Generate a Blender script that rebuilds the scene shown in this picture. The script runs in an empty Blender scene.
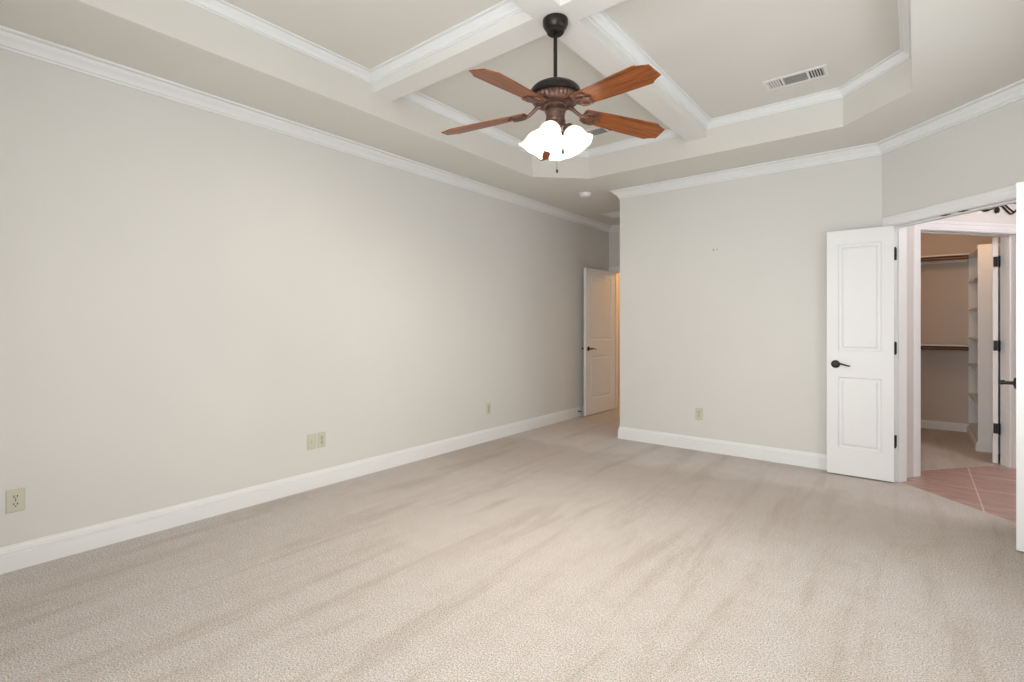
import bpy, math, random
from mathutils import Vector, Matrix

C = bpy.context.scene.collection
PI = math.pi
S2 = math.sqrt(0.5)

# ------------------------------------------------------------------ camera, sky, light, exposure
YAW = math.radians(38.48)
cam_d = bpy.data.cameras.new('camera')
cam_d.sensor_width = 36.0
cam_d.lens = 507.0 / 1024.0 * 36.0
cam_d.shift_y = -16.0 / 1024.0
cam_d.clip_start = 0.02
cam = bpy.data.objects.new('camera', cam_d)
cam.location = (0, 0, 1.24)
cam.rotation_euler = (PI / 2, 0, YAW)
C.objects.link(cam)
bpy.context.scene.camera = cam

vs = bpy.context.scene.view_settings
vs.view_transform = 'Standard'
vs.look = 'None'
vs.gamma = 1.0
vs.use_curve_mapping = False
vs.exposure = 0.03

world = bpy.data.worlds.new('sky')
bpy.context.scene.world = world
world.use_nodes = True
bg = world.node_tree.nodes['Background']
bg.inputs['Color'].default_value = (0.80, 0.90, 1.0, 1)
bg.inputs['Strength'].default_value = 1.5


def area(name, loc, direction, sx, sy, power, color):
    d = bpy.data.lights.new(name, 'AREA')
    d.shape = 'RECTANGLE'
    d.size, d.size_y = sx, sy
    d.energy = power
    d.color = color
    o = bpy.data.objects.new(name, d)
    o.location = loc
    o.rotation_euler = Vector(direction).to_track_quat('-Z', 'Y').to_euler()
    C.objects.link(o)
    return o


def point(name, loc, power, color, r=0.1):
    d = bpy.data.lights.new(name, 'POINT')
    d.energy = power
    d.color = color
    d.shadow_soft_size = r
    o = bpy.data.objects.new(name, d)
    o.location = loc
    C.objects.link(o)
    return o


# daylight through the window behind the camera, plus two added lights
DAY = (0.955, 0.985, 1.0)
area('daylight_rear_window', (-0.40, -0.78, 1.40), (0, 1, 0.10), 1.5, 1.8, 66, DAY)
area('added_side_light', (0.74, 2.85, 1.40), (-1, 0.05, 0.0), 1.5, 1.3, 13, DAY)  # made-up side window light, added to brighten the middle of the left wall
area('added_ceiling_fill', (-0.45, -1.05, 0.35), (-0.15, 1, 0.62), 1.6, 1.0, 64, (0.975, 0.99, 1.0))  # unseen upward light, added to lift the lower ceiling
# bathroom daylight, the closet lamp and the hallway lamp beyond the far door
point('bathroom_lamp', (1.45, 5.0, 2.45), 30, (1.0, 0.90, 0.93), 0.2)
point('closet_lamp', (0.12, 6.45, 2.35), 10.0, (1.0, 0.60, 0.36), 0.1)
point('hallway_lamp', (-2.9, 7.9, 2.3), 30, (1.0, 0.52, 0.16), 0.12)

# ------------------------------------------------------------------ dimensions
XL, XR, YR = -3.575, 0.60, -0.60
YB, XC = 5.08, -2.53            # back wall and its free corner
YH = 6.82                       # end wall of the entry alcove
PX = -0.21                      # where back wall meets the angled wall
U0 = PX + YB                    # angled wall: X + Y = U0
YA = U0 - XR
ZC = 2.705                      # lower ceiling
ZU = 2.98                       # tray ceiling
ZB = 2.852                      # beam underside
T = 0.12                        # wall thickness
TX0, TX1, TY0, TY1, TCH = -2.96, -0.015, 0.03, 4.45, 0.40
BX0, BX1 = -1.572, -1.403
BY0, BY1 = 2.157, 2.322
FAN = ((BX0 + BX1) / 2, (BY0 + BY1) / 2)
DH = 2.022                      # door opening height
J = 0.016                       # jamb board thickness


def angled(s, d, z=0.0):
    """s along the angled wall from the back-wall corner, d behind its bedroom face"""
    return Vector((PX + s * S2 + d * S2, YB - s * S2 + d * S2, z))


# ------------------------------------------------------------------ materials
def new_mat(name):
    m = bpy.data.materials.new(name)
    m.use_nodes = True
    nt = m.node_tree
    return m, nt, nt.nodes['Principled BSDF']


def noise(nt, scale, detail=4.0, rough=0.55, vec=None, coord='Object'):
    n = nt.nodes.new('ShaderNodeTexNoise')
    n.inputs['Scale'].default_value = scale
    n.inputs['Detail'].default_value = detail
    n.inputs['Roughness'].default_value = rough
    if vec is None:
        tc = nt.nodes.new('ShaderNodeTexCoord')
        vec = tc.outputs[coord]
    nt.links.new(vec, n.inputs['Vector'])
    return n


def ramp(nt, src, stops):
    r = nt.nodes.new('ShaderNodeValToRGB')
    e = r.color_ramp.elements
    e[0].position, e[0].color = stops[0][0], (*stops[0][1], 1)
    e[1].position, e[1].color = stops[-1][0], (*stops[-1][1], 1)
    for p, c in stops[1:-1]:
        x = e.new(p)
        x.color = (*c, 1)
    nt.links.new(src, r.inputs['Fac'])
    return r


def bump(nt, src, b, strength, dist=0.002):
    n = nt.nodes.new('ShaderNodeBump')
    n.inputs['Strength'].default_value = strength
    n.inputs['Distance'].default_value = dist
    nt.links.new(src, n.inputs['Height'])
    nt.links.new(n.outputs['Normal'], b.inputs['Normal'])


def scl(c, k):
    return tuple(min(1.0, x * k) for x in c)


def paint(name, col, rough=0.6, var=0.03, bstr=0.06, bscale=260, spec=0.3):
    m, nt, b = new_mat(name)
    n = noise(nt, 1.3, 3)
    r = ramp(nt, n.outputs['Fac'], [(0.3, scl(col, 1 - var)), (0.7, scl(col, 1 + var))])
    nt.links.new(r.outputs['Color'], b.inputs['Base Color'])
    b.inputs['Roughness'].default_value = rough
    b.inputs['Specular IOR Level'].default_value = spec
    n2 = noise(nt, bscale, 2)
    bump(nt, n2.outputs['Fac'], b, bstr, 0.001)
    return m


def metal(name, col, rough=0.4, met=0.85, var=0.2, scale=30):
    m, nt, b = new_mat(name)
    n = noise(nt, scale, 3)
    r = ramp(nt, n.outputs['Fac'], [(0.3, scl(col, 1 - var)), (0.7, scl(col, 1 + var))])
    nt.links.new(r.outputs['Color'], b.inputs['Base Color'])
    b.inputs['Roughness'].default_value = rough
    b.inputs['Metallic'].default_value = met
    return m


M = {}
M['wall'] = paint('greige_wall_paint', (0.725, 0.715, 0.683), 0.7, 0.015, 0.12)
M['ceil'] = paint('greige_ceiling_paint', (0.74, 0.72, 0.675), 0.8, 0.015, 0.12)
M['beam'] = paint('beam_paint', (0.82, 0.81, 0.78), 0.6, 0.01, 0.08)
M['trim'] = paint('white_trim_paint', (0.85, 0.86, 0.86), 0.4, 0.01, 0.02, 120, 0.4)
M['door'] = paint('white_door_paint', (0.84, 0.845, 0.845), 0.42, 0.01, 0.02, 120, 0.4)
M['bronze'] = metal('oil_rubbed_bronze', (0.035, 0.030, 0.025), 0.38, 0.7)
M['copper'] = metal('brushed_copper_bronze', (0.17, 0.10, 0.08), 0.42, 0.75, 0.3, 60)
M['hinge'] = metal('dark_hinge_metal', (0.02, 0.018, 0.018), 0.45, 0.5)
M['plate'] = paint('ivory_plastic', (0.61, 0.60, 0.49), 0.35, 0.01, 0.0, 100, 0.5)
M['slot'] = paint('dark_slot', (0.03, 0.028, 0.025), 0.6, 0.05, 0.0)
M['white_plastic'] = paint('white_plastic', (0.82, 0.82, 0.82), 0.4, 0.01, 0.0, 100, 0.5)
M['vent'] = paint('white_enamel', (0.78, 0.77, 0.74), 0.4, 0.01, 0.0, 100, 0.5)
M['duct'] = paint('duct_shadow_grey', (0.10, 0.095, 0.09), 0.8, 0.05, 0.0)
M['iron'] = metal('wrought_iron', (0.04, 0.03, 0.028), 0.6, 0.5)
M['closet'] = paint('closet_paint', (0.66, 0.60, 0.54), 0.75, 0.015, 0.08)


def wood(name, c0, c1, c2, rough=0.3, axis_scale=(1.2, 22, 22)):
    m, nt, b = new_mat(name)
    tc = nt.nodes.new('ShaderNodeTexCoord')
    mp = nt.nodes.new('ShaderNodeMapping')
    mp.inputs['Scale'].default_value = axis_scale
    nt.links.new(tc.outputs['Object'], mp.inputs['Vector'])
    n = noise(nt, 4.0, 8, 0.6, mp.outputs['Vector'])
    n.inputs['Distortion'].default_value = 0.6
    r = ramp(nt, n.outputs['Fac'], [(0.32, c0), (0.5, c1), (0.70, c2)])
    nt.links.new(r.outputs['Color'], b.inputs['Base Color'])
    b.inputs['Roughness'].default_value = rough
    bump(nt, n.outputs['Fac'], b, 0.08, 0.001)
    return m


M['blade'] = wood('cherry_blade_wood', (0.080, 0.020, 0.005), (0.26, 0.070, 0.013), (0.42, 0.125, 0.024), 0.30)
M['rod'] = wood('stained_rod_wood', (0.10, 0.04, 0.02), (0.20, 0.085, 0.04), (0.28, 0.13, 0.06), 0.4)

# carpet: speckled beige pile with brushed lighter and darker swaths
def carpet(name, base):
    m, nt, b = new_mat(name)
    tc = nt.nodes.new('ShaderNodeTexCoord')
    fine = noise(nt, 165, 2, 0.85, tc.outputs['Object'])
    r1 = ramp(nt, fine.outputs['Fac'], [(0.38, scl(base, 0.52)), (0.5, base), (0.63, scl(base, 1.38))])
    mp = nt.nodes.new('ShaderNodeMapping')
    mp.inputs['Rotation'].default_value = (0, 0, math.radians(-4))
    mp.inputs['Scale'].default_value = (3.6, 0.42, 1)
    nt.links.new(tc.outputs['Object'], mp.inputs['Vector'])
    swath = noise(nt, 1.6, 4, 0.6, mp.outputs['Vector'])
    swath.inputs['Distortion'].default_value = 0.5
    r2 = ramp(nt, swath.outputs['Fac'], [(0.36, (0.885, 0.862, 0.835)), (0.47, (1, 0.99, 0.98)), (0.58, (1.02, 1.02, 1.025))])
    mid = noise(nt, 9, 5, 0.65, tc.outputs['Object'])
    r3 = ramp(nt, mid.outputs['Fac'], [(0.3, (0.93, 0.92, 0.91)), (0.6, (1, 1, 1))])
    mx = nt.nodes.new('ShaderNodeMix')
    mx.data_type = 'RGBA'
    mx.blend_type = 'MULTIPLY'
    mx.inputs['Factor'].default_value = 1.0
    nt.links.new(r1.outputs['Color'], mx.inputs['A'])
    nt.links.new(r2.outputs['Color'], mx.inputs['B'])
    mx2 = nt.nodes.new('ShaderNodeMix')
    mx2.data_type = 'RGBA'
    mx2.blend_type = 'MULTIPLY'
    mx2.inputs['Factor'].default_value = 1.0
    nt.links.new(mx.outputs['Result'], mx2.inputs['A'])
    nt.links.new(r3.outputs['Color'], mx2.inputs['B'])
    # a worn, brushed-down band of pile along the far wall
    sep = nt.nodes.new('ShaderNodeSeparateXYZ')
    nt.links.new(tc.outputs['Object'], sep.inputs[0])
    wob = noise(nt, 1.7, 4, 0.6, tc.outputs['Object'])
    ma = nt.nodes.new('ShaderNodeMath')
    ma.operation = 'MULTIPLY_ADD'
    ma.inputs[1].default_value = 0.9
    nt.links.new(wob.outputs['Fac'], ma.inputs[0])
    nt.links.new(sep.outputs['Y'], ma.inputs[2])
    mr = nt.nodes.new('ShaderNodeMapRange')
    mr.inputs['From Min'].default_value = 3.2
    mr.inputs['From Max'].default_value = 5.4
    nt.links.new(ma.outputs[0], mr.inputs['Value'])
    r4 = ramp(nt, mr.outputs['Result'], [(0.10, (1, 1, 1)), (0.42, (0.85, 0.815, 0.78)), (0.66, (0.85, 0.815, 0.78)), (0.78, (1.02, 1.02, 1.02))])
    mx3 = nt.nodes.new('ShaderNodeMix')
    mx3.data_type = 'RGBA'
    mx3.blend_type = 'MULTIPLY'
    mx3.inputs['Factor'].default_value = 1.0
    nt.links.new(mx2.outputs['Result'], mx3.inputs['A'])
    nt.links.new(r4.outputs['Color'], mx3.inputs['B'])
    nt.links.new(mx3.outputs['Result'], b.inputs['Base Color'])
    b.inputs['Roughness'].default_value = 0.95
    b.inputs['Specular IOR Level'].default_value = 0.1
    b.inputs['Sheen Weight'].default_value = 0.15
    add = nt.nodes.new('ShaderNodeMath')
    add.operation = 'ADD'
    nt.links.new(fine.outputs['Fac'], add.inputs[0])
    nt.links.new(mid.outputs['Fac'], add.inputs[1])
    bump(nt, add.outputs[0], b, 0.7, 0.008)
    return m


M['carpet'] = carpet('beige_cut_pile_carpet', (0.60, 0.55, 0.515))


def tile_mat():
    m, nt, b = new_mat('rose_stone_tile')
    tc = nt.nodes.new('ShaderNodeTexCoord')
    mp = nt.nodes.new('ShaderNodeMapping')
    mp.inputs['Location'].default_value = (-0.36 + 0.457 * 8, -5.19 + 0.457 * 16, 0)
    nt.links.new(tc.outputs['Object'], mp.inputs['Vector'])
    br = nt.nodes.new('ShaderNodeTexBrick')
    br.offset = 0.0
    br.squash = 1.0
    br.inputs['Scale'].default_value = 1.0
    br.inputs['Brick Width'].default_value = 0.457
    br.inputs['Row Height'].default_value = 0.457
    br.inputs['Mortar Size'].default_value = 0.004
    br.inputs['Mortar Smooth'].default_value = 0.1
    br.inputs['Mortar'].default_value = (0.75, 0.65, 0.60, 1)
    nt.links.new(mp.outputs['Vector'], br.inputs['Vector'])
    mp2 = nt.nodes.new('ShaderNodeMapping')
    mp2.inputs['Scale'].default_value = (1.2, 5, 1)
    nt.links.new(tc.outputs['Object'], mp2.inputs['Vector'])
    n = noise(nt, 4, 6, 0.6, mp2.outputs['Vector'])
    n.inputs['Distortion'].default_value = 0.8
    r = ramp(nt, n.outputs['Fac'], [(0.3, (0.36, 0.215, 0.18)), (0.5, (0.46, 0.30, 0.26)), (0.7, (0.54, 0.38, 0.335))])
    nt.links.new(r.outputs['Color'], br.inputs['Color1'])
    nt.links.new(r.outputs['Color'], br.inputs['Color2'])
    nt.links.new(br.outputs['Color'], b.inputs['Base Color'])
    b.inputs['Roughness'].default_value = 0.35
    return m


M['tile'] = tile_mat()


def lit_glass():
    m, nt, b = new_mat('lit_frosted_glass')
    n = noise(nt, 20, 3)
    r = ramp(nt, n.outputs['Fac'], [(0.3, (1.0, 0.90, 0.76)), (0.7, (1.0, 0.93, 0.82))])
    nt.links.new(r.outputs['Color'], b.inputs['Emission Color'])
    b.inputs['Emission Strength'].default_value = 0.42
    tl = nt.nodes.new('ShaderNodeBsdfTranslucent')
    tl.inputs['Color'].default_value = (0.95, 0.92, 0.88, 1)
    mxs = nt.nodes.new('ShaderNodeMixShader')
    mxs.inputs['Fac'].default_value = 0.16
    nt.links.new(b.outputs[0], mxs.inputs[1])
    nt.links.new(tl.outputs[0], mxs.inputs[2])
    nt.links.new(mxs.outputs[0], nt.nodes['Material Output'].inputs['Surface'])
    b.inputs['Base Color'].default_value = (0.9, 0.88, 0.84, 1)
    b.inputs['Roughness'].default_value = 0.3
    return m


M['shade'] = lit_glass()


def pane_mat():
    m, nt, b = new_mat('window_glass')
    out = nt.nodes['Material Output']
    tr = nt.nodes.new('ShaderNodeBsdfTransparent')
    gl = nt.nodes.new('ShaderNodeBsdfGlossy')
    gl.inputs['Roughness'].default_value = 0.02
    mix = nt.nodes.new('ShaderNodeMixShader')
    mix.inputs['Fac'].default_value = 0.05
    nt.links.new(tr.outputs[0], mix.inputs[1])
    nt.links.new(gl.outputs[0], mix.inputs[2])
    nt.links.new(mix.outputs[0], out.inputs['Surface'])
    return m


M['pane'] = pane_mat()


# ------------------------------------------------------------------ mesh builder
class MB:
    def __init__(self):
        self.v, self.f, self.mi = [], [], []
        self.cur = 0

    def add(self, verts, faces):
        o = len(self.v)
        self.v += [tuple(p) for p in verts]
        for f in faces:
            self.f.append(tuple(i + o for i in f))
            self.mi.append(self.cur)

    def box(self, a, b, mat=None):
        (x0, y0, z0), (x1, y1, z1) = a, b
        vs_ = [Vector(p) for p in ((x0, y0, z0), (x1, y0, z0), (x1, y1, z0), (x0, y1, z0),
                                   (x0, y0, z1), (x1, y0, z1), (x1, y1, z1), (x0, y1, z1))]
        if mat is not None:
            vs_ = [mat @ p for p in vs_]
        self.add(vs_, [(0, 3, 2, 1), (4, 5, 6, 7), (0, 1, 5, 4), (1, 2, 6, 5), (2, 3, 7, 6), (3, 0, 4, 7)])

    def prism(self, poly, z0, z1, mat=None):
        n = len(poly)
        vs_ = [Vector((x, y, z0)) for x, y in poly] + [Vector((x, y, z1)) for x, y in poly]
        if mat is not None:
            vs_ = [mat @ p for p in vs_]
        fs = [tuple(range(n))[::-1], tuple(range(n, 2 * n))]
        fs += [(i, (i + 1) % n, n + (i + 1) % n, n + i) for i in range(n)]
        self.add(vs_, fs)

    def lathe(self, prof, seg=40, mat=None, cap=True, ripple=None):
        vs_ = []
        for k, (r, z) in enumerate(prof):
            for i in range(seg):
                a = 2 * PI * i / seg
                rr, zz = (r, z) if ripple is None else ripple(k, a, r, z)
                p = Vector((rr * math.cos(a), rr * math.sin(a), zz))
                vs_.append(mat @ p if mat is not None else p)
        fs = []
        for k in range(len(prof) - 1):
            for i in range(seg):
                j = (i + 1) % seg
                fs.append((k * seg + i, k * seg + j, (k + 1) * seg + j, (k + 1) * seg + i))
        if cap:
            fs.append(tuple(range(seg))[::-1])
            o = (len(prof) - 1) * seg
            fs.append(tuple(range(o, o + seg)))
        self.add(vs_, fs)

    def tube(self, pts, r, seg=10, mat=None, closed=False):
        pts = [Vector(p) for p in pts]
        n = len(pts)
        rs = r if isinstance(r, (list, tuple)) else [r] * n
        vs_, up = [], None
        for i, p in enumerate(pts):
            if closed:
                t = pts[(i + 1) % n] - pts[i - 1]
            else:
                t = pts[min(i + 1, n - 1)] - pts[max(i - 1, 0)]
            t.normalize()
            if up is None:
                up = Vector((0, 0, 1)) if abs(t.z) < 0.9 else Vector((1, 0, 0))
            x = (up - t * up.dot(t)).normalized()
            up = x
            y = t.cross(x)
            for k in range(seg):
                a = 2 * PI * k / seg
                q = p + (x * math.cos(a) + y * math.sin(a)) * rs[i]
                vs_.append(mat @ q if mat is not None else q)
        fs = []
        m = n if closed else n - 1
        for i in range(m):
            for k in range(seg):
                j = (k + 1) % seg
                i2 = (i + 1) % n
                fs.append((i * seg + k, i * seg + j, i2 * seg + j, i2 * seg + k))
        if not closed:
            fs.append(tuple(range(seg))[::-1])
            fs.append(tuple(range((n - 1) * seg, n * seg)))
        self.add(vs_, fs)

    def sweep(self, path, prof, closed=False, mp=None):
        """path in a plane; prof = [(offset to the left of travel, height)], mitred; mp(x, y, h) -> world"""
        n = len(path)
        P = [Vector((p[0], p[1])) for p in path]
        nor = []
        for i in range(n if closed else n - 1):
            d = (P[(i + 1) % n] - P[i]).normalized()
            nor.append(Vector((-d.y, d.x)))
        k = len(prof)
        vs_ = []
        for i in range(n):
            if closed:
                a, b = nor[i - 1], nor[i]
            else:
                a, b = nor[max(i - 1, 0)], nor[min(i, n - 2)]
            m = (a + b) / (1 + a.dot(b))
            for off, h in prof:
                q = P[i] + m * off
                vs_.append(mp(q.x, q.y, h) if mp else Vector((q.x, q.y, h)))
        fs = []
        for i in range(n if closed else n - 1):
            i2 = (i + 1) % n
            for j in range(k):
                j2 = (j + 1) % k
                fs.append((i * k + j, i2 * k + j, i2 * k + j2, i * k + j2))
        if not closed:
            fs.append(tuple(range(k)))
            fs.append(tuple(range((n - 1) * k, n * k))[::-1])
        self.add(vs_, fs)

    def build(self, name, mats, parent=None, smooth=False, bevel=0.0):
        me = bpy.data.meshes.new(name)
        me.from_pydata(self.v, [], self.f)
        if not isinstance(mats, (list, tuple)):
            mats = [mats]
        for m in mats:
            me.materials.append(m)
        me.polygons.foreach_set('material_index', self.mi)
        import bmesh
        bm = bmesh.new()
        bm.from_mesh(me)
        bmesh.ops.recalc_face_normals(bm, faces=bm.faces)
        bm.to_mesh(me)
        bm.free()
        if smooth:
            me.polygons.foreach_set('use_smooth', [True] * len(me.polygons))
            me.set_sharp_from_angle(angle=math.radians(38))
        me.update()
        o = bpy.data.objects.new(name, me)
        C.objects.link(o)
        if parent is not None:
            o.parent = parent
        if bevel > 0:
            b = o.modifiers.new('bevel', 'BEVEL')
            b.width = bevel
            b.segments = 2
            b.limit_method = 'ANGLE'
        return o


def tag(o, label, cat, group=None, kind=None):
    o['label'] = label
    o['category'] = cat
    if group:
        o['group'] = group
    if kind:
        o['kind'] = kind
    return o


def empty(name, loc=(0, 0, 0), rz=0.0):
    o = bpy.data.objects.new(name, None)
    o.location = loc
    o.rotation_euler = (0, 0, rz)
    o.empty_display_size = 0.05
    C.objects.link(o)
    return o


def copy_tree(o, parent=None):
    c = o.copy()
    C.objects.link(c)
    if parent is not None:
        c.parent = parent
    for ch in list(o.children):
        copy_tree(ch, c)
    return c


def structure(o, label, cat):
    return tag(o, label, cat, None, 'structure')


# ------------------------------------------------------------------ floor
mb = MB()
UC = U0 + 0.057 / S2       # carpet stops under the double door
poly = [(XL - T, YR - T), (XR + T, YR - T), (XR + T, UC - XR - T), (UC - YB - 0.06, YB + 0.06), (XC, YB + 0.06), (XC, YH + 1.9), (XL - 0.5, YH + 1.9), (XL - 0.5, YH), (XL - T, YH)]
mb.prism(poly, -0.05, 0.0)
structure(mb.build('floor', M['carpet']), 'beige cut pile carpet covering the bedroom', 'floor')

# bathroom: closet partition runs behind the double door
CA = Vector((-0.024, 5.297))
CBp = Vector((0.669, 6.107))
CD = (CBp - CA).normalized()
CN = Vector((CD.y, -CD.x))              # towards the bathroom


def cw(u, n, z=0.0):
    """u along the closet partition from its first casing, n towards the bathroom"""
    q = CA + CD * u + CN * n
    return Vector((q.x, q.y, z))


def quad_prism(pts, z0, z1):
    m = MB()
    m.prism([(p[0], p[1]) for p in pts], z0, z1)
    return m


a0, a1 = cw(-0.40, -T), cw(2.1, -T)
mb = quad_prism([(UC - 5.20, 5.20), (UC - (YA - 0.5), YA - 0.5), (2.1, YA - 0.5), (2.1, 7.0), (a1.x, a1.y), (a0.x, a0.y)], -0.05, 0.0)
structure(mb.build('floor_tile', M['tile']), 'rosy stone tile floor beyond the double door', 'tile floor')
mb = quad_prism([(-1.0, 5.22), (a0.x, a0.y), (a1.x, a1.y), (a1.x, 7.99), (-1.0, 7.99)], -0.05, 0.001)
structure(mb.build('floor_closet', M['carpet']), 'carpet on the floor of the closet', 'floor')

# ------------------------------------------------------------------ walls
WH = ZC + 0.06


def wall_obj(name, boxes, label, mat=None):
    m = MB()
    for b in boxes:
        m.box(*b) if len(b) == 2 else m.box(b[0], b[1], b[2])
    return structure(m.build(name, mat or M['wall']), label, 'wall')


wall_obj('wall_left', [((XL - T, YR - T, 0), (XL, YH + T, WH))], 'long blank greige wall with three outlet plates along it')
# rear wall with the wide window, right wall with one added for its light
RW = (-1.20, 0.40, 0.40, 2.35)
wall_obj('wall_rear', [((XL, YR - T, 0), (RW[0], YR, WH)), ((RW[1], YR - T, 0), (XR + T, YR, WH)),
                       ((RW[0], YR - T, 0), (RW[1], YR, RW[2])), ((RW[0], YR - T, RW[3]), (RW[1], YR, WH))], 'greige wall with the wide window behind the viewer')
SW = (2.05, 3.65, 0.70, 2.10)
wall_obj('wall_right', [((XR, YR, 0), (XR + T, SW[0], WH)), ((XR, SW[1], 0), (XR + T, YA, WH)),
                        ((XR, SW[0], 0), (XR + T, SW[1], SW[2])), ((XR, SW[0], SW[3]), (XR + T, SW[1], WH))], 'greige side wall with an added window out of view beside the viewer')
mb = MB()
mb.prism([(XC, YB), (PX, YB), (PX + 0.05, YB + T), (XC, YB + T)], 0, WH)
structure(mb.build('wall_back', M['wall']), 'greige wall facing the room between the entry alcove and the double door', 'wall')
# angled wall with the double door opening
O0, O1 = 0.10, 1.018
mb = MB()


def ang_box(m, s0, s1, d0, d1, z0, z1):
    m.prism([(angled(s, d).x, angled(s, d).y) for s, d in ((s0, d0), (s1, d0), (s1, d1), (s0, d1))], z0, z1)


SL = (XR - PX) / S2
mb.prism([(PX, YB), tuple(angled(O0 - J, 0).xy), tuple(angled(O0 - J, T).xy), tuple(angled(0.05, T).xy)], 0, WH)
mb.prism([tuple(angled(O1 + J, 0).xy), (XR, YA), (XR + T, YA), (XR + T, YA + 0.05), tuple(angled(O1 + J, T).xy)], 0, WH)
ang_box(mb, O0 - J, O1 + J, 0, T, DH + J, WH)
structure(mb.build('wall_angled', M['wall']), 'short diagonal greige wall holding the double doorway', 'wall')
HD0, HD1 = -3.49, -2.66
wall_obj('wall_alcove_side', [((XC, YB + T, 0), (XC + T, YH, WH))], 'side wall of the entry alcove hidden behind the free corner')
wall_obj('wall_alcove_end', [((XL, YH, 0), (HD0 - J, YH + T, WH)), ((HD1 + J, YH, 0), (XC + T, YH + T, WH)), ((HD0 - J, YH, DH + J), (HD1 + J, YH + T, WH))], 'end wall of the entry alcove above and around its door')
# hallway beyond
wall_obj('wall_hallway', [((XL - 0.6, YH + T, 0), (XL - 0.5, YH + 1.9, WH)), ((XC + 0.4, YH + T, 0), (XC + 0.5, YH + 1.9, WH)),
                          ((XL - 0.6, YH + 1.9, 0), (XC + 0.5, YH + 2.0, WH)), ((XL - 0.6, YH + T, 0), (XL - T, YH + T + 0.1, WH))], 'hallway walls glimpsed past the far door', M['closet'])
# bathroom and closet shell
QO0, QO1 = 0.085, 1.092          # closet doorway along the partition
mb = MB()


def cw_box(m, u0, u1, n0, n1, z0, z1):
    m.prism([tuple(cw(u, n).xy) for u, n in ((u0, n0), (u1, n0), (u1, n1), (u0, n1))], z0, z1)


mb.prism([tuple(angled(0.05, T + 0.005).xy), tuple(cw(QO0 - J, 0).xy), tuple(cw(QO0 - J, -T).xy), (-0.24, 5.205)], 0, WH)
cw_box(mb, QO1 + J, 2.1, -T, 0, 0, WH)
cw_box(mb, QO0 - J, QO1 + J, -T, 0, DH + J, WH)
structure(mb.build('wall_closet_front', M['wall']), 'bathroom wall around the closet doorway', 'wall')
cr = cw(2.1, -T)
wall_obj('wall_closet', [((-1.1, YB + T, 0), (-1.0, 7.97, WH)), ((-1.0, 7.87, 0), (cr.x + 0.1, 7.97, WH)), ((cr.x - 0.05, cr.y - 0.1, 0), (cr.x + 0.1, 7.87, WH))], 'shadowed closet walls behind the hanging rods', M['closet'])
cr2 = cw(2.1, 0)
wall_obj('wall_bathroom', [((2.1, YA - 0.5, 0), (2.2, 7.1, WH)), ((cr.x, 7.0, 0), (2.1, 7.1, WH)), ((XR + T, YA - 0.6, 0), (2.2, YA - 0.5, WH))], 'bathroom walls out of view beyond the double doorway')

# ------------------------------------------------------------------ ceiling: lower ring, tray sides, upper field
import bmesh
oct_ = [(TX0 + TCH, TY0), (TX1 - TCH, TY0), (TX1, TY0 + TCH), (TX1, TY1 - TCH), (TX1 - TCH, TY1), (TX0 + TCH, TY1), (TX0, TY1 - TCH), (TX0, TY0 + TCH)]
outer = [(XL - 0.7, YR - T), (2.2, YR - T), (2.2, YH + 2.05), (XL - 0.7, YH + 2.05)]
bm = bmesh.new()
ev = []
for ring in (outer, oct_):
    vv = [bm.verts.new((x, y, ZC)) for x, y in ring]
    ev += [bm.edges.new((vv[i], vv[(i + 1) % len(vv)])) for i in range(len(vv))]
bmesh.ops.triangle_fill(bm, use_beauty=True, use_dissolve=False, edges=ev)
lo = [bm.verts.new((x, y, ZC)) for x, y in oct_]
hi = [bm.verts.new((x, y, ZU)) for x, y in oct_]
for i in range(8):
    j = (i + 1) % 8
    bm.faces.new((lo[i], lo[j], hi[j], hi[i]))
bm.faces.new(hi)
bmesh.ops.remove_doubles(bm, verts=bm.verts, dist=1e-5)
# drywall thickness above
me = bpy.data.meshes.new('ceiling')
bmesh.ops.recalc_face_normals(bm, faces=bm.faces)
bm.to_mesh(me)
bm.free()
me.materials.append(M['ceil'])
o = bpy.data.objects.new('ceiling', me)
C.objects.link(o)
structure(o, 'greige ceiling with a raised eight sided tray', 'ceiling')

# crossing beams
mb = MB()
mb.prism([(TX0, BY0), (BX0, BY0), (BX0, TY0), (BX1, TY0), (BX1, BY0), (TX1, BY0), (TX1, BY1), (BX1, BY1), (BX1, TY1), (BX0, TY1), (BX0, BY1), (TX0, BY1)], ZB, ZU + 0.01)
structure(mb.build('ceiling_beam', M['beam']), 'crossing pale beams dividing the tray ceiling into four', 'beam')

# ------------------------------------------------------------------ crown mouldings
def crown_prof(zt, hgt, p):
    base = [(-0.002, 0.0), (0.15, 0.0), (0.17, 0.11), (0.09, 0.13), (0.09, 0.16), (0.19, 0.18), (0.21, 0.28), (0.30, 0.40), (0.44, 0.50), (0.60, 0.59), (0.72, 0.69), (0.77, 0.77),
            (0.68, 0.79), (0.70, 0.83), (0.90, 0.85), (1.0, 0.87), (1.0, 1.01), (-0.002, 1.01)]
    return [(a * p if a > 0 else a, zt - hgt + b * hgt) for a, b in base]


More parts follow.
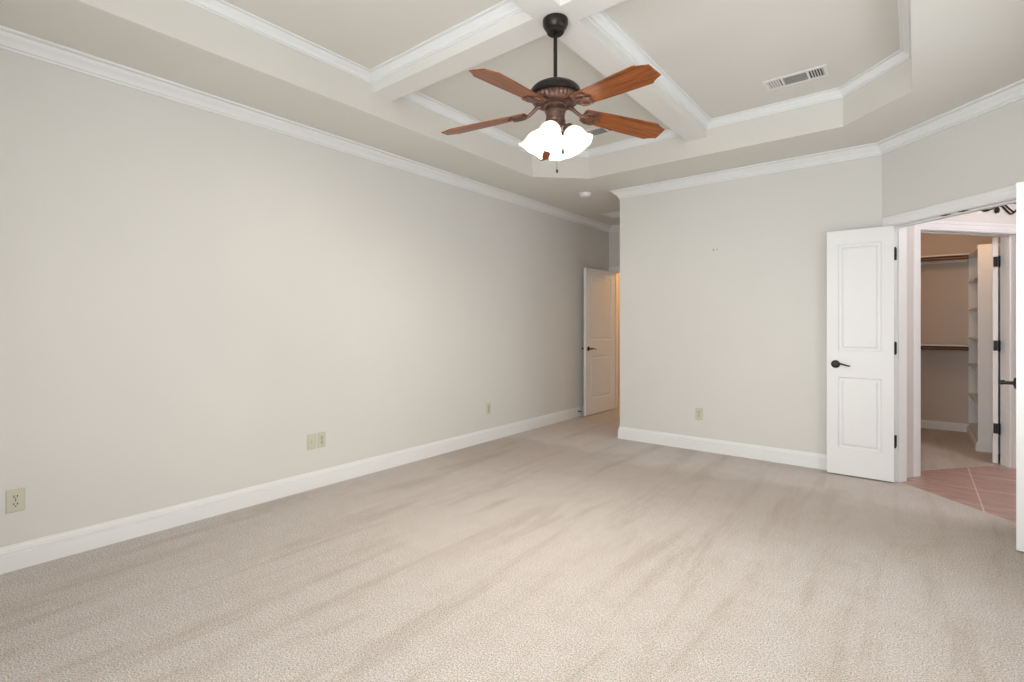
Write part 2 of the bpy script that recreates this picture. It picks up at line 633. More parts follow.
room = [(XL, YR), (XR, YR), (XR, YA), (PX, YB), (XC, YB), (XC, YH), (XL, YH)]
mb = MB()
mb.sweep(room, crown_prof(ZC, 0.085, 0.078), True)
structure(mb.build('trim_1', M['trim']), 'white crown moulding running round the top of the room walls', 'crown moulding')
cof = [
    ([(BX1, BY1), (TX1, BY1), (TX1, TY1 - TCH), (TX1 - TCH, TY1), (BX1, TY1)], 'beside the far right ceiling register'),
    ([(TX0, BY1), (BX0, BY1), (BX0, TY1), (TX0 + TCH, TY1), (TX0, TY1 - TCH)], 'above the fan blades toward the free corner'),
    ([(TX0, TY0 + TCH), (TX0 + TCH, TY0), (BX0, TY0), (BX0, BY0), (TX0, BY0)], 'on the near left beam above the long wall'),
    ([(BX1, TY0), (TX1 - TCH, TY0), (TX1, TY0 + TCH), (TX1, BY0), (BX1, BY0)], 'nearest the viewer at the upper frame edge'),
]
for i, (path, where) in enumerate(cof):
    mb = MB()
    mb.sweep(path, crown_prof(ZU, 0.062, 0.058), True)
    structure(mb.build('trim_%d' % (i + 2), M['trim']), 'white crown moulding of the tray panel ' + where, 'crown moulding')

# ------------------------------------------------------------------ baseboards
BP = [(-0.001, 0.0), (0.016, 0.0), (0.016, 0.082), (0.010, 0.084), (0.010, 0.089), (0.0145, 0.091), (0.0145, 0.101), (0.011, 0.103), (0.010, 0.112), (0.006, 0.120), (0.005, 0.128), (-0.001, 0.129)]


def baseboard(name, path, label):
    m = MB()
    m.sweep(path, BP)
    structure(m.build(name, M['trim']), label, 'baseboard')


def ap(s):
    return tuple(angled(s, 0).xy)


baseboard('baseboard_left', [(HD0 - 0.085, YH), (XL, YH), (XL, YR)], 'white stepped baseboard along the long blank wall')
baseboard('baseboard_back', [(PX, YB), (XC, YB), (XC, YH), (HD1 + 0.085, YH)], 'white stepped baseboard of the wall facing the room')
baseboard('baseboard_rear', [(XL, YR), (XR, YR), (XR, YA), ap(O1 + 0.085)], 'white baseboard behind the viewer')
m = MB()
m.sweep([(1.1, 7.87), (-1.0, 7.87), (-1.0, 5.3)], [(a, b * 0.75) for a, b in BP])
structure(m.build('baseboard_closet', M['trim']), 'baseboard at the back of the closet', 'baseboard')

# ------------------------------------------------------------------ door frames (casing, jamb, stop)
CP = [(0.0, 0.0), (0.0, 0.010), (0.004, 0.013), (0.016, 0.013), (0.020, 0.016), (0.050, 0.018), (0.056, 0.021), (0.072, 0.021), (0.075, 0.018), (0.075, 0.0)]


def door_frame(name, w, mp, label, sides=(1,), inset=0.0, zt=DH):
    """mp(u, depth, z): depth 0 = room face, T = far face"""
    m = MB()
    rev = 0.004
    for sd in sides:
        path = [(w + rev, 0.0), (w + rev, zt + rev), (-rev, zt + rev), (-rev, 0.0)]
        if sd == 1:
            m.sweep(path, [(-a, b) for a, b in CP], mp=lambda u, z, h: mp(u, -h, z))
        else:
            m.sweep(path, [(-a, b) for a, b in CP], mp=lambda u, z, h: mp(u, T + h, z))
    j = J

    def bx(u0, u1, d0, d1, z0, z1):
        m.add([mp(u, d, z) for z in (z0, z1) for u, d in ((u0, d0), (u1, d0), (u1, d1), (u0, d1))],
              [(0, 3, 2, 1), (4, 5, 6, 7), (0, 1, 5, 4), (1, 2, 6, 5), (2, 3, 7, 6), (3, 0, 4, 7)])
    e = 0.003
    bx(-j, 0, -e, T + e, 0, zt)
    bx(w, w + j, -e, T + e, 0, zt)
    bx(-j, w + j, -e, T + e, zt, zt + j)
    bx(0, 0.011, 0.045, 0.080, 0, zt)
    bx(w - 0.011, w, 0.045, 0.080, 0, zt)
    bx(0.011, w - 0.011, 0.045, 0.080, zt - 0.011, zt)
    return structure(m.build(name, M['trim']), label, 'door frame')


door_frame('trim_6', O1 - O0, lambda u, d, z: angled(O0 + u, d, z), 'white casing and jambs of the diagonal double doorway', (1, 2))
door_frame('trim_7', QO1 - QO0, lambda u, d, z: cw(QO0 + u, -d, z), 'white casing of the closet doorway beyond the double door', (1,))
door_frame('trim_8', HD1 - HD0, lambda u, d, z: Vector((HD0 + u, YH + d, z)), 'white casing of the far entry door in the alcove', (1,))


# ------------------------------------------------------------------ doors
def door_mesh(w, h, th, stile):
    """leaf along +X from the hinge edge, thickness y 0..th, two raised panels on both faces"""
    m = MB()
    xs = [0, stile, w - stile, w]
    zs = [0, 0.215, 0.80, 1.015, h - 0.115, h]
    for face in (0, 1):
        y = 0.0 if face == 0 else th
        sg = 1.0 if face == 0 else -1.0
        for i in range(3):
            for k in range(5):
                x0, x1, z0, z1 = xs[i], xs[i + 1], zs[k], zs[k + 1]
                if i == 1 and k in (1, 3):
                    loops = [(0, 0), (0.003, 0.006), (0.010, 0.0115), (0.024, 0.0115), (0.034, 0.004), (0.040, 0.002)]
                    vs_ = []
                    for ins, dep in loops:
                        vs_ += [(x0 + ins, y + sg * dep, z0 + ins), (x1 - ins, y + sg * dep, z0 + ins), (x1 - ins, y + sg * dep, z1 - ins), (x0 + ins, y + sg * dep, z1 - ins)]
                    fs = []
                    for q in range(len(loops) - 1):
                        for e in range(4):
                            e2 = (e + 1) % 4
                            fs.append((q * 4 + e, q * 4 + e2, q * 4 + 4 + e2, q * 4 + 4 + e))
                    q = (len(loops) - 1) * 4
                    fs.append((q, q + 1, q + 2, q + 3))
                    m.add(vs_, fs)
                else:
                    m.add([(x0, y, z0), (x1, y, z0), (x1, y, z1), (x0, y, z1)], [(0, 1, 2, 3)])
    for (xa, za, xb, zb) in ((0, 0, w, 0), (w, 0, w, h), (w, h, 0, h), (0, h, 0, 0)):
        m.add([(xa, 0, za), (xb, 0, zb), (xb, th, zb), (xa, th, za)], [(0, 1, 2, 3)])
    return m


def make_handle(parent, x, z, th, toward):
    """levers on both faces, pointing along toward (+1/-1 in x)"""
    for face in (0, 1):
        y0, sg = (0.0, -1.0) if face == 0 else (th, 1.0)
        R = Matrix.Translation((x, y0, z)) @ Matrix.Rotation(PI / 2 * (1 if sg < 0 else -1), 4, 'X')
        m = MB()
        m.lathe([(0.0315, -0.001), (0.0325, 0.003), (0.030, 0.007), (0.022, 0.010), (0.013, 0.012)], 28, R)
        h = m.build('door_handle', M['bronze'], parent, True)
        m = MB()
        m.lathe([(0.0105, 0.008), (0.0095, 0.03), (0.010, 0.052), (0.0125, 0.056), (0.0125, 0.064)], 16, R)
        pts, rr = [], []
        for i in range(13):
            t = i / 12
            pts.append((x + toward * (0.0 + 0.105 * t), y0 + sg * (0.058 - 0.006 * math.sin(PI * t)), z + 0.007 * math.sin(PI * 1.6 * t) - 0.002 * t))
            rr.append(0.0088 - 0.0035 * t)
        m.tube(pts, rr, 10)
        m.build('lever', M['bronze'], h, True)


def make_hinge(parent, z, th, mat, leaf_side, jamb90=False, jamb_fn=None):
    m = MB()
    yk = -0.007 if leaf_side == 0 else th + 0.007
    m.lathe([(0.0065, z - 0.046), (0.0065, z + 0.046)], 12, Matrix.Translation((-0.006, yk, 0)))
    m.lathe([(0.004, z - 0.052), (0.006, z - 0.046)], 12, Matrix.Translation((-0.006, yk, 0)))
    m.lathe([(0.006, z + 0.046), (0.004, z + 0.052)], 12, Matrix.Translation((-0.006, yk, 0)))
    m.box((-0.0022, 0.001 if leaf_side == 0 else 0.004, z - 0.045), (0.0008, th - 0.004 if leaf_side == 0 else th - 0.001, z + 0.045))
    if jamb90:
        m.box((-0.046, -0.0150, z - 0.045), (-0.006, -0.0120, z + 0.045))
    elif jamb_fn is not None:
        inv = (Matrix.Translation(parent.location) @ parent.rotation_euler.to_matrix().to_4x4()).inverted()
        a_, b_ = inv @ jamb_fn(0.001), inv @ jamb_fn(0.036)
        n_ = Vector((-(b_ - a_).y, (b_ - a_).x, 0)).normalized() * 0.0012
        q_ = [a_ - n_, b_ - n_, b_ + n_, a_ + n_]
        m.prism([(p.x, p.y) for p in q_], z - 0.045, z + 0.045)
    elif leaf_side == 0:
        m.box((-0.0125, -0.012, z - 0.045), (-0.0095, 0.024, z + 0.045))
    else:
        m.box((-0.0125, th - 0.024, z - 0.045), (-0.0095, th + 0.012, z + 0.045))
    m.build('hinge', mat, parent, True)


def make_door(name, loc, ang, w, stile, label, knuckle, hinges=(0.31, 1.045, 1.79), h=2.005, th=0.035, jamb90=False, jamb_fn=None):
    root = empty(name, (loc[0], loc[1], 0.012), ang)
    door_mesh(w, h, th, stile).build('door_leaf', M['door'], root)
    make_handle(root, w - 0.062, 0.905, th, -1)
    for i, z in enumerate(hinges):
        make_hinge(root, z, th, M['hinge'], knuckle, jamb90, jamb_fn)
    structure(root, label, 'door')
    return root


LW = 0.457
# left leaf of the double door, folded back parallel to the back wall: hinge at its right end
make_door('door_1', (-0.128, 4.991, 0), PI, 0.449, 0.078, 'narrow white two panel door leaf folded back against the wall', 0, jamb_fn=lambda d: angled(O0 + 0.0005, d))
# right leaf, seen by its edge at the frame border
dr = math.radians(90 - 6.6)
ux, uy = -math.cos(dr), -math.sin(dr)          # hinge -> free edge
fx, fy = 0.4325, 3.878                         # face corner of the free edge
make_door('door_2', (fx - ux * LW, fy - uy * LW, 0), math.atan2(uy, ux), LW, 0.078, 'narrow white door leaf seen edge on at the right border', 1)
# alcove entry door
hx, hy, ex, ey = -3.486, 6.785, -3.513, 5.975
make_door('door_3', (hx, hy, 0), math.atan2(ey - hy, ex - hx), 0.806, 0.115, 'white two panel entry door ajar in the far alcove', 0)
# closet door, edge on
cx, cy = tuple(cw(1.073, -0.128).xy)
da = math.radians(90 - 4.6)
make_door('door_4', (cx, cy, 0), da, 0.90, 0.11, 'white closet door standing edge on with dark hinges', 0, jamb90=True)

# ------------------------------------------------------------------ window behind the viewer, and a side window added for light
def window(name, mp, w, z0, z1, label, cols):
    root = empty(name)
    m = MB()
    fr = 0.05

    def bx(mm, u0, u1, d0, d1, za, zb):
        mm.add([mp(u, d, z) for z in (za, zb) for u, d in ((u0, d0), (u1, d0), (u1, d1), (u0, d1))],
               [(0, 3, 2, 1), (4, 5, 6, 7), (0, 1, 5, 4), (1, 2, 6, 5), (2, 3, 7, 6), (3, 0, 4, 7)])
    bx(m, 0, w, 0.03, 0.09, z0, z0 + fr)
    bx(m, 0, w, 0.03, 0.09, z1 - fr, z1)
    for i in range(cols + 1):
        u = (w - fr) * i / cols
        bx(m, u, u + fr, 0.03, 0.09, z0 + fr, z1 - fr)
    bx(m, 0, w, 0.04, 0.08, (z0 + z1) / 2 - 0.02, (z0 + z1) / 2 + 0.02)
    m.build('window_frame', M['trim'], root)
    m = MB()
    bx(m, fr, w - fr, 0.058, 0.062, z0 + fr, z1 - fr)
    m.build('window_pane', M['pane'], root)
    structure(root, label, 'window')


window('window_1', lambda u, d, z: Vector((RW[0] + u, YR - d, z)), RW[1] - RW[0], RW[2], RW[3], 'wide white framed window behind the viewer', 3)

window('added_window_2', lambda u, d, z: Vector((XR + d, SW[0] + u, z)), SW[1] - SW[0], SW[2], SW[3], 'white framed window added in the side wall for its light', 2)

# ------------------------------------------------------------------ ceiling fan
fan = empty('ceiling_fan', (FAN[0], FAN[1], ZB))
tag(fan, 'five blade ceiling fan with cherry blades and lit glass shades', 'ceiling fan')


def fz(z):          # world height -> fan local
    return z - ZB


mb = MB()
mb.lathe([(0.062, 0.0), (0.066, -0.003), (0.067, -0.012), (0.066, -0.028), (0.060, -0.041), (0.053, -0.052), (0.050, -0.055), (0.047, -0.057), (0.046, -0.068), (0.040, -0.074), (0.018, -0.075)], 40)
mb.build('canopy', M['bronze'], fan, True)
mb = MB()
mb.lathe([(0.0105, -0.070), (0.0105, fz(2.52))], 16)
mb.lathe([(0.015, fz(2.535)), (0.017, fz(2.531)), (0.017, fz(2.522)), (0.024, fz(2.515))], 20)
mb.build('downrod', M['bronze'], fan, True)
mb = MB()
mb.lathe([(0.024, fz(2.520)), (0.060, fz(2.515)), (0.092, fz(2.506)), (0.115, fz(2.493)), (0.128, fz(2.480)), (0.133, fz(2.470)), (0.133, fz(2.452)), (0.126, fz(2.446)), (0.10, fz(2.443))], 48)
mb.build('motor_housing', M['bronze'], fan, True)


def flute(k, a, r, z):
    return (r * (1 + (0.02 * (math.cos(a * 36)) if k in (1, 2, 3) else 0)), z)


mb = MB()
mb.lathe([(0.116, fz(2.446)), (0.122, fz(2.440)), (0.124, fz(2.428)), (0.119, fz(2.416)), (0.103, fz(2.406)), (0.080, fz(2.401)), (0.05, fz(2.400))], 144, ripple=flute)
mb.build('motor_band', M['copper'], fan, True)
mb = MB()
mb.lathe([(0.058, fz(2.402)), (0.060, fz(2.396)), (0.052, fz(2.390)), (0.052, fz(2.372)), (0.055, fz(2.368)), (0.055, fz(2.362)), (0.050, fz(2.357)), (0.050, fz(2.322)), (0.054, fz(2.318)), (0.052, fz(2.308)), (0.036, fz(2.296)), (0.026, fz(2.280)), (0.024, fz(2.262)), (0.018, fz(2.246)), (0.008, fz(2.240))], 36)
mb.build('switch_housing', M['copper'], fan, True)


def blade_mesh():
    m = MB()
    up = [(0.158, 0.036), (0.165, 0.050), (0.30, 0.060), (0.45, 0.068), (0.580, 0.073), (0.590, 0.070), (0.594, 0.064), (0.634, 0.046), (0.646, 0.043)]
    poly = [(x, -y) for x, y in up] + [(x, y) for x, y in reversed(up)]
    m.prism(poly, -0.003, 0.003)
    return m


def iron_mesh():
    m = MB()
    # arm from the motor to the blade
    m.tube([(0.075, 0, 0.028), (0.10, 0, 0.024), (0.125, 0, 0.006), (0.15, 0, -0.007), (0.185, 0, -0.009)], [0.013, 0.011, 0.0095, 0.010, 0.009], 10)
    # scrolled foot under the blade
    for sg in (-1, 1):
        pts = []
        for i in range(22):
            t = i / 21
            a = PI * (1.15 - 2.0 * t)
            r = 0.034 - 0.012 * t
            pts.append((0.205 + 0.038 * math.cos(a) * (1 - 0.2 * t), sg * (0.026 + r * 0.75 * math.sin(a)), -0.0075))
        m.tube(pts, 0.0058, 8)
        m.tube([(0.155, sg * 0.004, -0.008), (0.172, sg * 0.026, -0.0085), (0.20, sg * 0.045, -0.008), (0.228, sg * 0.050, -0.0075), (0.245, sg * 0.040, -0.0075)], 0.006, 8)
    m.prism([(0.16, -0.012), (0.20, -0.018), (0.235, -0.014), (0.265, 0), (0.235, 0.014), (0.20, 0.018), (0.16, 0.012)], -0.0105, -0.003)
    for x, y in ((0.20, 0.0), (0.235, 0.03), (0.235, -0.03)):
        m.lathe([(0.006, -0.004), (0.006, -0.011), (0.003, -0.013)], 10, Matrix.Translation((x, y, 0)))
    return m


BZ = 2.378
first = None
for k in range(5):
    a = YAW + math.radians(18 + 72 * k)
    if first is None:
        b_ = blade_mesh().build('fan_blade', M['blade'], fan)
        i_ = iron_mesh().build('blade_iron', M['copper'], b_, True)
        first = b_
    else:
        b_ = copy_tree(first, fan)
    droop = math.radians(5.0)
    b_.location = (0, 0, fz(BZ + 0.004))
    b_.rotation_mode = 'XYZ'
    b_.rotation_euler = (Matrix.Rotation(a, 3, 'Z') @ Matrix.Rotation(droop, 3, 'Y') @ Matrix.Rotation(math.radians(-12), 3, 'X')).to_euler()


def ruffle(k, a, r, z):
    t = max(0.0, (k - 5) / 4.0)
    return (r * (1 + 0.022 * t * math.cos(8 * a)), z + 0.002 * t * math.cos(6 * a))


first = None
for k in range(4):
    a = YAW + math.radians(-20 + 90 * k)
    if first is None:
        m = MB()
        m.tube([(0.018, 0, fz(2.278)), (0.035, 0, fz(2.292)), (0.052, 0, fz(2.292)), (0.062, 0, fz(2.280))], 0.008, 10)
        tilt = Matrix.Translation((0.060, 0, fz(2.282))) @ Matrix.Rotation(math.radians(-35), 4, 'Y') @ Matrix.Rotation(PI, 4, 'X')
        m.lathe([(0.012, -0.004), (0.024, 0.002), (0.029, 0.010), (0.029, 0.024), (0.026, 0.026)], 24, tilt)
        arm = m.build('lamp_arm', M['copper'], fan, True)
        m = MB()
        prof = [(0.026, 0.016), (0.029, 0.024), (0.043, 0.036), (0.053, 0.054), (0.058, 0.074), (0.060, 0.094), (0.062, 0.108), (0.067, 0.121), (0.073, 0.131), (0.074, 0.132)]
        inner = [(0.071, 0.130), (0.064, 0.119), (0.060, 0.108), (0.056, 0.094), (0.054, 0.076), (0.049, 0.058), (0.039, 0.042), (0.025, 0.030)]

        def rf(k_, a_, r_, z_):
            kk = k_ if k_ < 10 else 19 - k_
            return ruffle(kk, a_, r_, z_)
        m.lathe(prof + inner, 48, tilt, True, rf)
        sh = m.build('lamp_shade', M['shade'], arm, True)
        bl = bpy.data.lights.new('fan_bulb', 'POINT')
        bl.energy = 30.0
        bl.color = (1.0, 0.89, 0.75)
        bl.shadow_soft_size = 0.025
        bo = bpy.data.objects.new('fan_bulb', bl)
        bo.location = tilt @ Vector((0, 0, 0.085))
        bo.parent = arm
        C.objects.link(bo)
        first = arm
    else:
        arm = copy_tree(first, fan)
    arm.rotation_euler = (0, 0, a)

for (px, py, z1, z0) in ((0.036, -0.040, 2.160, 2.325), (0.004, -0.054, 2.058, 2.325)):
    v = Matrix.Rotation(YAW, 3, 'Z') @ Vector((px, py, 0))
    m = MB()
    n = int((z0 - z1) / 0.005)
    pts = [(v.x, v.y, fz(z0) + (fz(z1) - fz(z0)) * i / n) for i in range(n + 1)]
    m.tube(pts, [0.0016 if i % 2 else 0.0009 for i in range(n + 1)], 6)
    m.lathe([(0.001, fz(z1)), (0.004, fz(z1 - 0.006)), (0.006, fz(z1 - 0.016)), (0.006, fz(z1 - 0.026)), (0.002, fz(z1 - 0.032))], 12, Matrix.Translation((v.x, v.y, 0)))
    m.build('pull_chain', M['bronze'], fan, True)


# ------------------------------------------------------------------ ceiling registers, detector
def register(name, x0, x1, y0, y1, z, label, cat, group=None, three=True):
    root = empty(name, ((x0 + x1) / 2, (y0 + y1) / 2, z))
    W, H = x1 - x0, y1 - y0
    m = MB()
    f = 0.026 if three else 0.050
    t = 0.007
    for a, b in (((-W / 2, -H / 2), (W / 2, -H / 2 + f)), ((-W / 2, H / 2 - f), (W / 2, H / 2)), ((-W / 2, -H / 2 + f), (-W / 2 + f, H / 2 - f)), ((W / 2 - f, -H / 2 + f), (W / 2, H / 2 - f))):
        m.box((*a, -t), (*b, 0.0005))
    if three:
        for x in (-W * 0.20, W * 0.20):
            m.box((x - 0.008, -H / 2 + f, -t), (x + 0.008, H / 2 - f, 0.0))
    m.build('frame', M['vent'] if three else M['white_plastic'], root, bevel=0.002)
    m = MB()
    m.box((-W / 2 + f, -H / 2 + f, -0.0012), (W / 2 - f, H / 2 - f, 0.0004))
    m.build('duct_shade_sheet', M['duct'], root)  # flush dark sheet, the shade inside the duct put into its colour
    m = MB()
    if three:
        n = 11
        for i in range(n):
            y = -H / 2 + f + (H - 2 * f) * (i + 0.5) / n
            m.box((-W * 0.20 + 0.008, -0.0045, -0.0006), (W * 0.20 - 0.008, 0.0045, 0.0006), Matrix.Translation((0, y, -0.0045)) @ Matrix.Rotation(math.radians(35), 4, 'X'))
        for sg in (-1, 1):
            for i in range(5):
                x = sg * (W * 0.20 + 0.014 + (W * 0.30 - f - 0.012) * (i + 0.5) / 5)
                m.box((-0.0062, -H / 2 + f, -0.0007), (0.0062, H / 2 - f, 0.0007), Matrix.Translation((x, 0, -0.0045)) @ Matrix.Rotation(math.radians(sg * 40), 4, 'Y'))
    else:
        n = 16
        for i in range(n):
            y = -H / 2 + f + (H - 2 * f) * (i + 0.5) / n
            m.box((-W / 2 + f, -0.0062, -0.0007), (W / 2 - f, 0.0062, 0.0007), Matrix.Translation((0, y, -0.0050)) @ Matrix.Rotation(math.radians(-25), 4, 'X'))
    m.build('louvers', M['vent'] if three else M['white_plastic'], root)
    return tag(root, label, cat, group)


register('ceiling_register', -0.857, -0.461, 3.950, 4.132, ZU, 'white three section air register in the open tray panel right of the fan', 'air vent', 'tray ceiling registers')
register('ceiling_register', -2.42, -2.03, 3.950, 4.132, ZU, 'white air register half hidden behind a fan blade', 'air vent', 'tray ceiling registers')
register('return_grille', -3.25, -2.71, 5.96, 6.30, ZC, 'white return air grille on the alcove ceiling, cut off by the corner', 'air vent', None, False)

sd = empty('smoke_detector', (-2.876, 4.927, ZC))
mb = MB()
mb.lathe([(0.070, 0.0005), (0.070, -0.010), (0.064, -0.012)], 36)
mb.build('base', M['white_plastic'], sd, True)
mb = MB()
mb.lathe([(0.060, -0.011), (0.058, -0.024), (0.050, -0.034), (0.034, -0.039), (0.010, -0.040)], 36)
mb.build('cover', M['white_plastic'], sd, True)
tag(sd, 'round white smoke detector on the lower ceiling near the corner', 'smoke detector')


# ------------------------------------------------------------------ outlets
def outlet(loc, rz, label, duplex=True):
    """plate faces local -Y"""
    root = empty('wall_outlet' if duplex else 'cable_plate', loc, rz)
    m = MB()
    w, h = 0.0355, 0.0585
    vs_ = [(-w, 0.001, -h), (w, 0.001, -h), (w, 0.001, h), (-w, 0.001, h), (-w, -0.003, -h), (w, -0.003, -h), (w, -0.003, h), (-w, -0.003, h),
           (-w + 0.004, -0.006, -h + 0.004), (w - 0.004, -0.006, -h + 0.004), (w - 0.004, -0.006, h - 0.004), (-w + 0.004, -0.006, h - 0.004)]
    fs = [(0, 1, 2, 3)] + [(i, (i + 1) % 4, 4 + (i + 1) % 4, 4 + i) for i in range(4)] + [(4 + i, 4 + (i + 1) % 4, 8 + (i + 1) % 4, 8 + i) for i in range(4)] + [(8, 9, 10, 11)]
    m.add(vs_, fs)
    m.build('cover_plate', M['plate'], root)
    R = Matrix.Rotation(PI / 2, 4, 'X')
    if duplex:
        for sz in (-0.0195, 0.0195):
            m = MB()
            poly = []
            for i in range(24):
                a = 2 * PI * i / 24
                poly.append((0.0172 * math.cos(a), max(-0.0138, min(0.0138, 0.0172 * math.sin(a)))))
            m.prism(poly, 0.005, 0.0085, Matrix.Translation((0, 0, sz)) @ R)
            m.cur = 1
            for x in (-0.0065, 0.0065):
                m.box((x - 0.0018, -0.0092, sz - 0.002), (x + 0.0018, -0.0084, sz + 0.0085))
            m.lathe([(0.0032, 0.0084), (0.0032, 0.0092)], 10, Matrix.Translation((0, 0, sz - 0.008)) @ R)
            m.build('receptacle', [M['plate'], M['slot']], root)
        sc = [(0, 0)]
    else:
        m = MB()
        m.lathe([(0.008, 0.005), (0.008, 0.009), (0.0048, 0.0095), (0.0048, 0.014)], 14, R)
        m.build('jack', M['plate'], root, True)
        sc = [(0, 0.042), (0, -0.042)]
    for x, z in sc:
        m = MB()
        m.lathe([(0.0035, 0.0055), (0.0032, 0.0072), (0.001, 0.0076)], 10, Matrix.Translation((x, 0, z)) @ R)
        m.build('screw', M['slot'] if duplex else M['plate'], root, True)
    return tag(root, label, 'outlet', 'outlet plates')


outlet((XL, 0.446, 0.350), PI / 2, 'ivory duplex outlet on the long wall nearest the viewer')
outlet((XL, 2.058, 0.357), PI / 2, 'ivory cable plate left of an outlet, first of the paired plates', False)
outlet((XL, 2.140, 0.357), PI / 2, 'ivory duplex outlet right of the cable plate, second of the pair')
outlet((XL, 4.088, 0.345), PI / 2, 'ivory outlet alone on the long wall, farthest along toward the alcove')
outlet((-1.672, YB, 0.361), 0, 'ivory outlet on the wall facing the room, above its baseboard')

# door stop on the baseboard behind the entry door
ds = empty('door_stop', (XL + 0.016, 5.92, 0.075))
mb = MB()
RY = Matrix.Rotation(PI / 2, 4, 'Y')
mb.lathe([(0.012, -0.001), (0.012, 0.004), (0.006, 0.006), (0.005, 0.03)], 14, RY)
mb.build('stem', M['hinge'], ds, True)
mb = MB()
mb.lathe([(0.008, 0.028), (0.010, 0.032), (0.010, 0.040), (0.007, 0.043)], 14, RY)
mb.build('tip', M['slot'], ds, True)
tag(ds, 'small black door stop on the baseboard beside the entry door', 'door stop')

# ball catch plates under the double door header
for sc_, lab in ((0.515, 'dark catch plate under the double door header, nearer the folded leaf'), (0.640, 'dark catch plate under the double door header, second from the folded leaf')):
    o_ = empty('catch_plate', tuple(angled(sc_, 0.022, DH)), -PI / 4)
    m = MB()
    m.box((-0.030, -0.0125, -0.0025), (0.030, 0.0125, 0.0003))
    m.build('strike', M['hinge'], o_, bevel=0.001)
    m = MB()
    m.lathe([(0.008, -0.002), (0.007, -0.005), (0.003, -0.007)], 14)
    m.build('ball_socket', M['bronze'], o_, True)
    tag(o_, lab, 'door catch', 'header catch plates')

for x_, lab in ((-1.533, 'tiny dark nail left in the wall facing the room, the longer of two'), (-1.498, 'tiny nail mark on the wall facing the room, beside the longer one')):
    m = MB()
    k_ = 1.0 if x_ < -1.51 else 0.6
    m.lathe([(0.0022, -0.004), (0.0022, 0.010), (0.0042, 0.010), (0.0040, 0.012)], 10, Matrix.Translation((x_, YB, 1.972)) @ Matrix.Rotation(PI / 2, 4, 'X'))
    m.tube([(x_, YB - 0.002, 1.972 - 0.016 * k_), (x_, YB - 0.0035, 1.972), (x_, YB - 0.002, 1.972 + 0.008 * k_)], 0.0018, 6)
    tag(m.build('wall_nail', M['hinge'], smooth=True), lab, 'nail', 'nails in the wall')

# ------------------------------------------------------------------ wrought iron scroll over the closet doorway
art = empty('wall_scroll', tuple(cw(1.19, 0.010, 2.287)), math.atan2(CD.y, CD.x))


def spiral(cx_, cz_, r0, r1, a0, a1, n=26):
    return [(cx_ + (r0 + (r1 - r0) * i / n) * math.cos(a0 + (a1 - a0) * i / n), 0, cz_ + (r0 + (r1 - r0) * i / n) * math.sin(a0 + (a1 - a0) * i / n)) for i in range(n + 1)]


def smooth_path(pts, n=6):
    out = []
    for i in range(len(pts) - 1):
        p0, p1, p2, p3 = (Vector(pts[max(i - 1, 0)]), Vector(pts[i]), Vector(pts[i + 1]), Vector(pts[min(i + 2, len(pts) - 1)]))
        for k in range(n):
            t = k / n
            out.append(0.5 * ((2 * p1) + (p2 - p0) * t + (2 * p0 - 5 * p1 + 4 * p2 - p3) * t * t + (3 * p1 - p0 - 3 * p2 + p3) * t ** 3))
    out.append(Vector(pts[-1]))
    return out


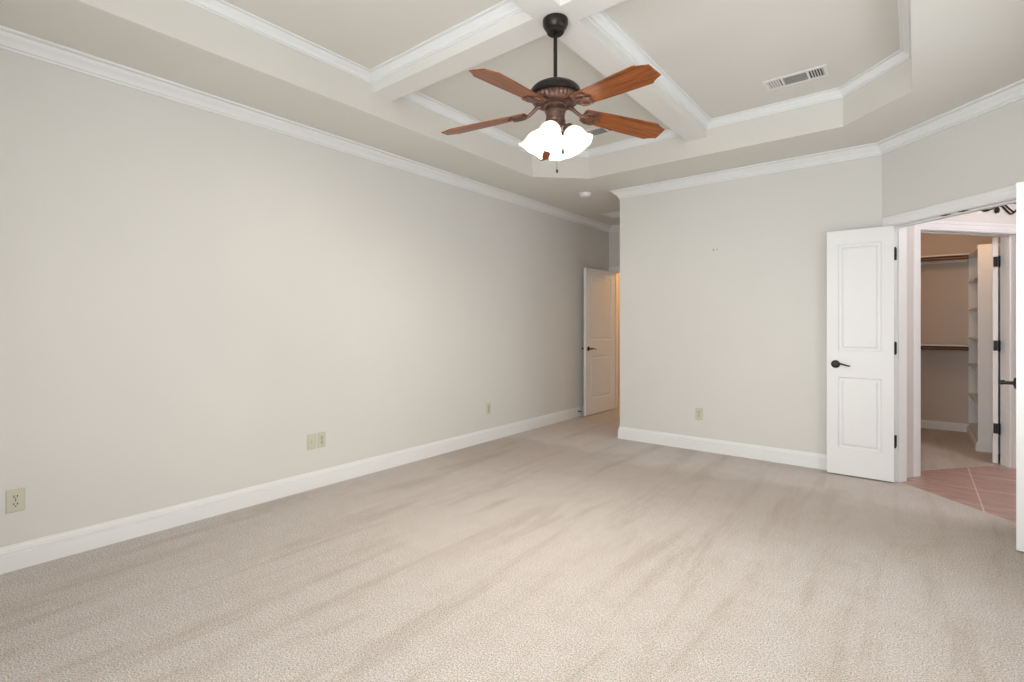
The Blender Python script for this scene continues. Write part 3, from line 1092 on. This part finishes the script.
mb = MB()
for sg in (-1, 1):
    mb.tube(smooth_path([(sg * 0.42, 0, -0.075), (sg * 0.36, 0, -0.055), (sg * 0.28, 0, -0.030), (sg * 0.17, 0, -0.095), (sg * 0.08, 0, -0.02), (0, 0, 0.06)]), 0.0065, 8)
    mb.tube(smooth_path([(sg * 0.30, 0, -0.005), (sg * 0.24, 0, -0.020), (sg * 0.145, 0, -0.075), (sg * 0.10, 0, -0.06)]), 0.0055, 8)
mb.build('stem', M['iron'], art, True)
for sg in (-1, 1):
    for (x, z, r) in ((0.325, -0.070, 0.027), (0.12, 0.035, 0.045)):
        m = MB()
        m.tube(spiral(sg * x, z, r, r * 0.3, PI / 2, PI / 2 + sg * 3.0 * PI), 0.0055, 8)
        m.build('scroll', M['iron'], art, True)
    m = MB()
    lf = [(0, 0.004), (0.02, 0.013), (0.045, 0.012), (0.09, 0.0), (0.045, -0.012), (0.02, -0.010), (0, -0.004)]
    m.prism(lf, -0.003, 0.003, Matrix.Translation((sg * 0.41, 0, -0.076)) @ Matrix.Rotation(0 if sg > 0 else PI, 4, 'Z') @ Matrix.Rotation(PI / 2, 4, 'X'))
    m.build('leaf_tip', M['iron'], art)
tag(art, 'dark wrought iron scroll hung above the closet doorway', 'wall decoration')

# ------------------------------------------------------------------ closet fittings
TWX = 0.470
for z, where in ((2.00, 'upper'), (0.975, 'lower')):
    m = MB()
    m.box((-1.0, 7.565, z + 0.024), (TWX, 7.869, z + 0.040))
    sh = m.build('closet_shelf', M['trim'], bevel=0.002)
    m = MB()
    m.box((-1.0, 7.850, z - 0.03), (TWX, 7.8695, z + 0.0235))
    m.build('cleat', M['trim'], sh)
    tag(sh, '%s white shelf across the back of the closet' % where, 'shelf', 'closet shelves')
    m = MB()
    m.tube([(-0.999, 7.62, z), (-0.4, 7.62, z), (0.1, 7.62, z), (TWX - 0.001, 7.62, z)], 0.023, 14)
    rd = m.build('clothes_rod', M['rod'], smooth=True)
    tag(rd, 'brown wooden clothes rod under the %s closet shelf' % where, 'clothes rod', 'closet rods')

tw = empty('shelving_tower', (TWX + 0.014, 6.76, 0))
D = 0.40
L = 7.868 - 6.76
mb = MB()
mb.box((0, 0, 0), (D, 0.018, 2.03))
mb.build('side_panel', M['trim'], tw)
mb = MB()
mb.box((0, L - 0.018, 0), (D, L, 2.03))
mb.build('side_panel', M['trim'], tw)
mb = MB()
mb.box((D - 0.012, 0.018, 0), (D, L - 0.018, 2.03))
mb.build('back_panel', M['trim'], tw)
for z in (0.10, 0.44, 0.78, 1.08, 1.40, 1.72, 2.012):
    mb = MB()
    mb.box((0.0, 0.018, z), (D - 0.012, L - 0.018, z + 0.018))
    mb.build('shelf', M['trim'], tw)
mb = MB()
mb.sweep([(0.0, L), (0.0, 0.0), (D, 0.0)], [(-a, b * 0.7) for a, b in BP])
mb.build('plinth', M['trim'], tw)
tag(tw, 'tall white shelving unit with open shelves inside the closet', 'shelving unit')
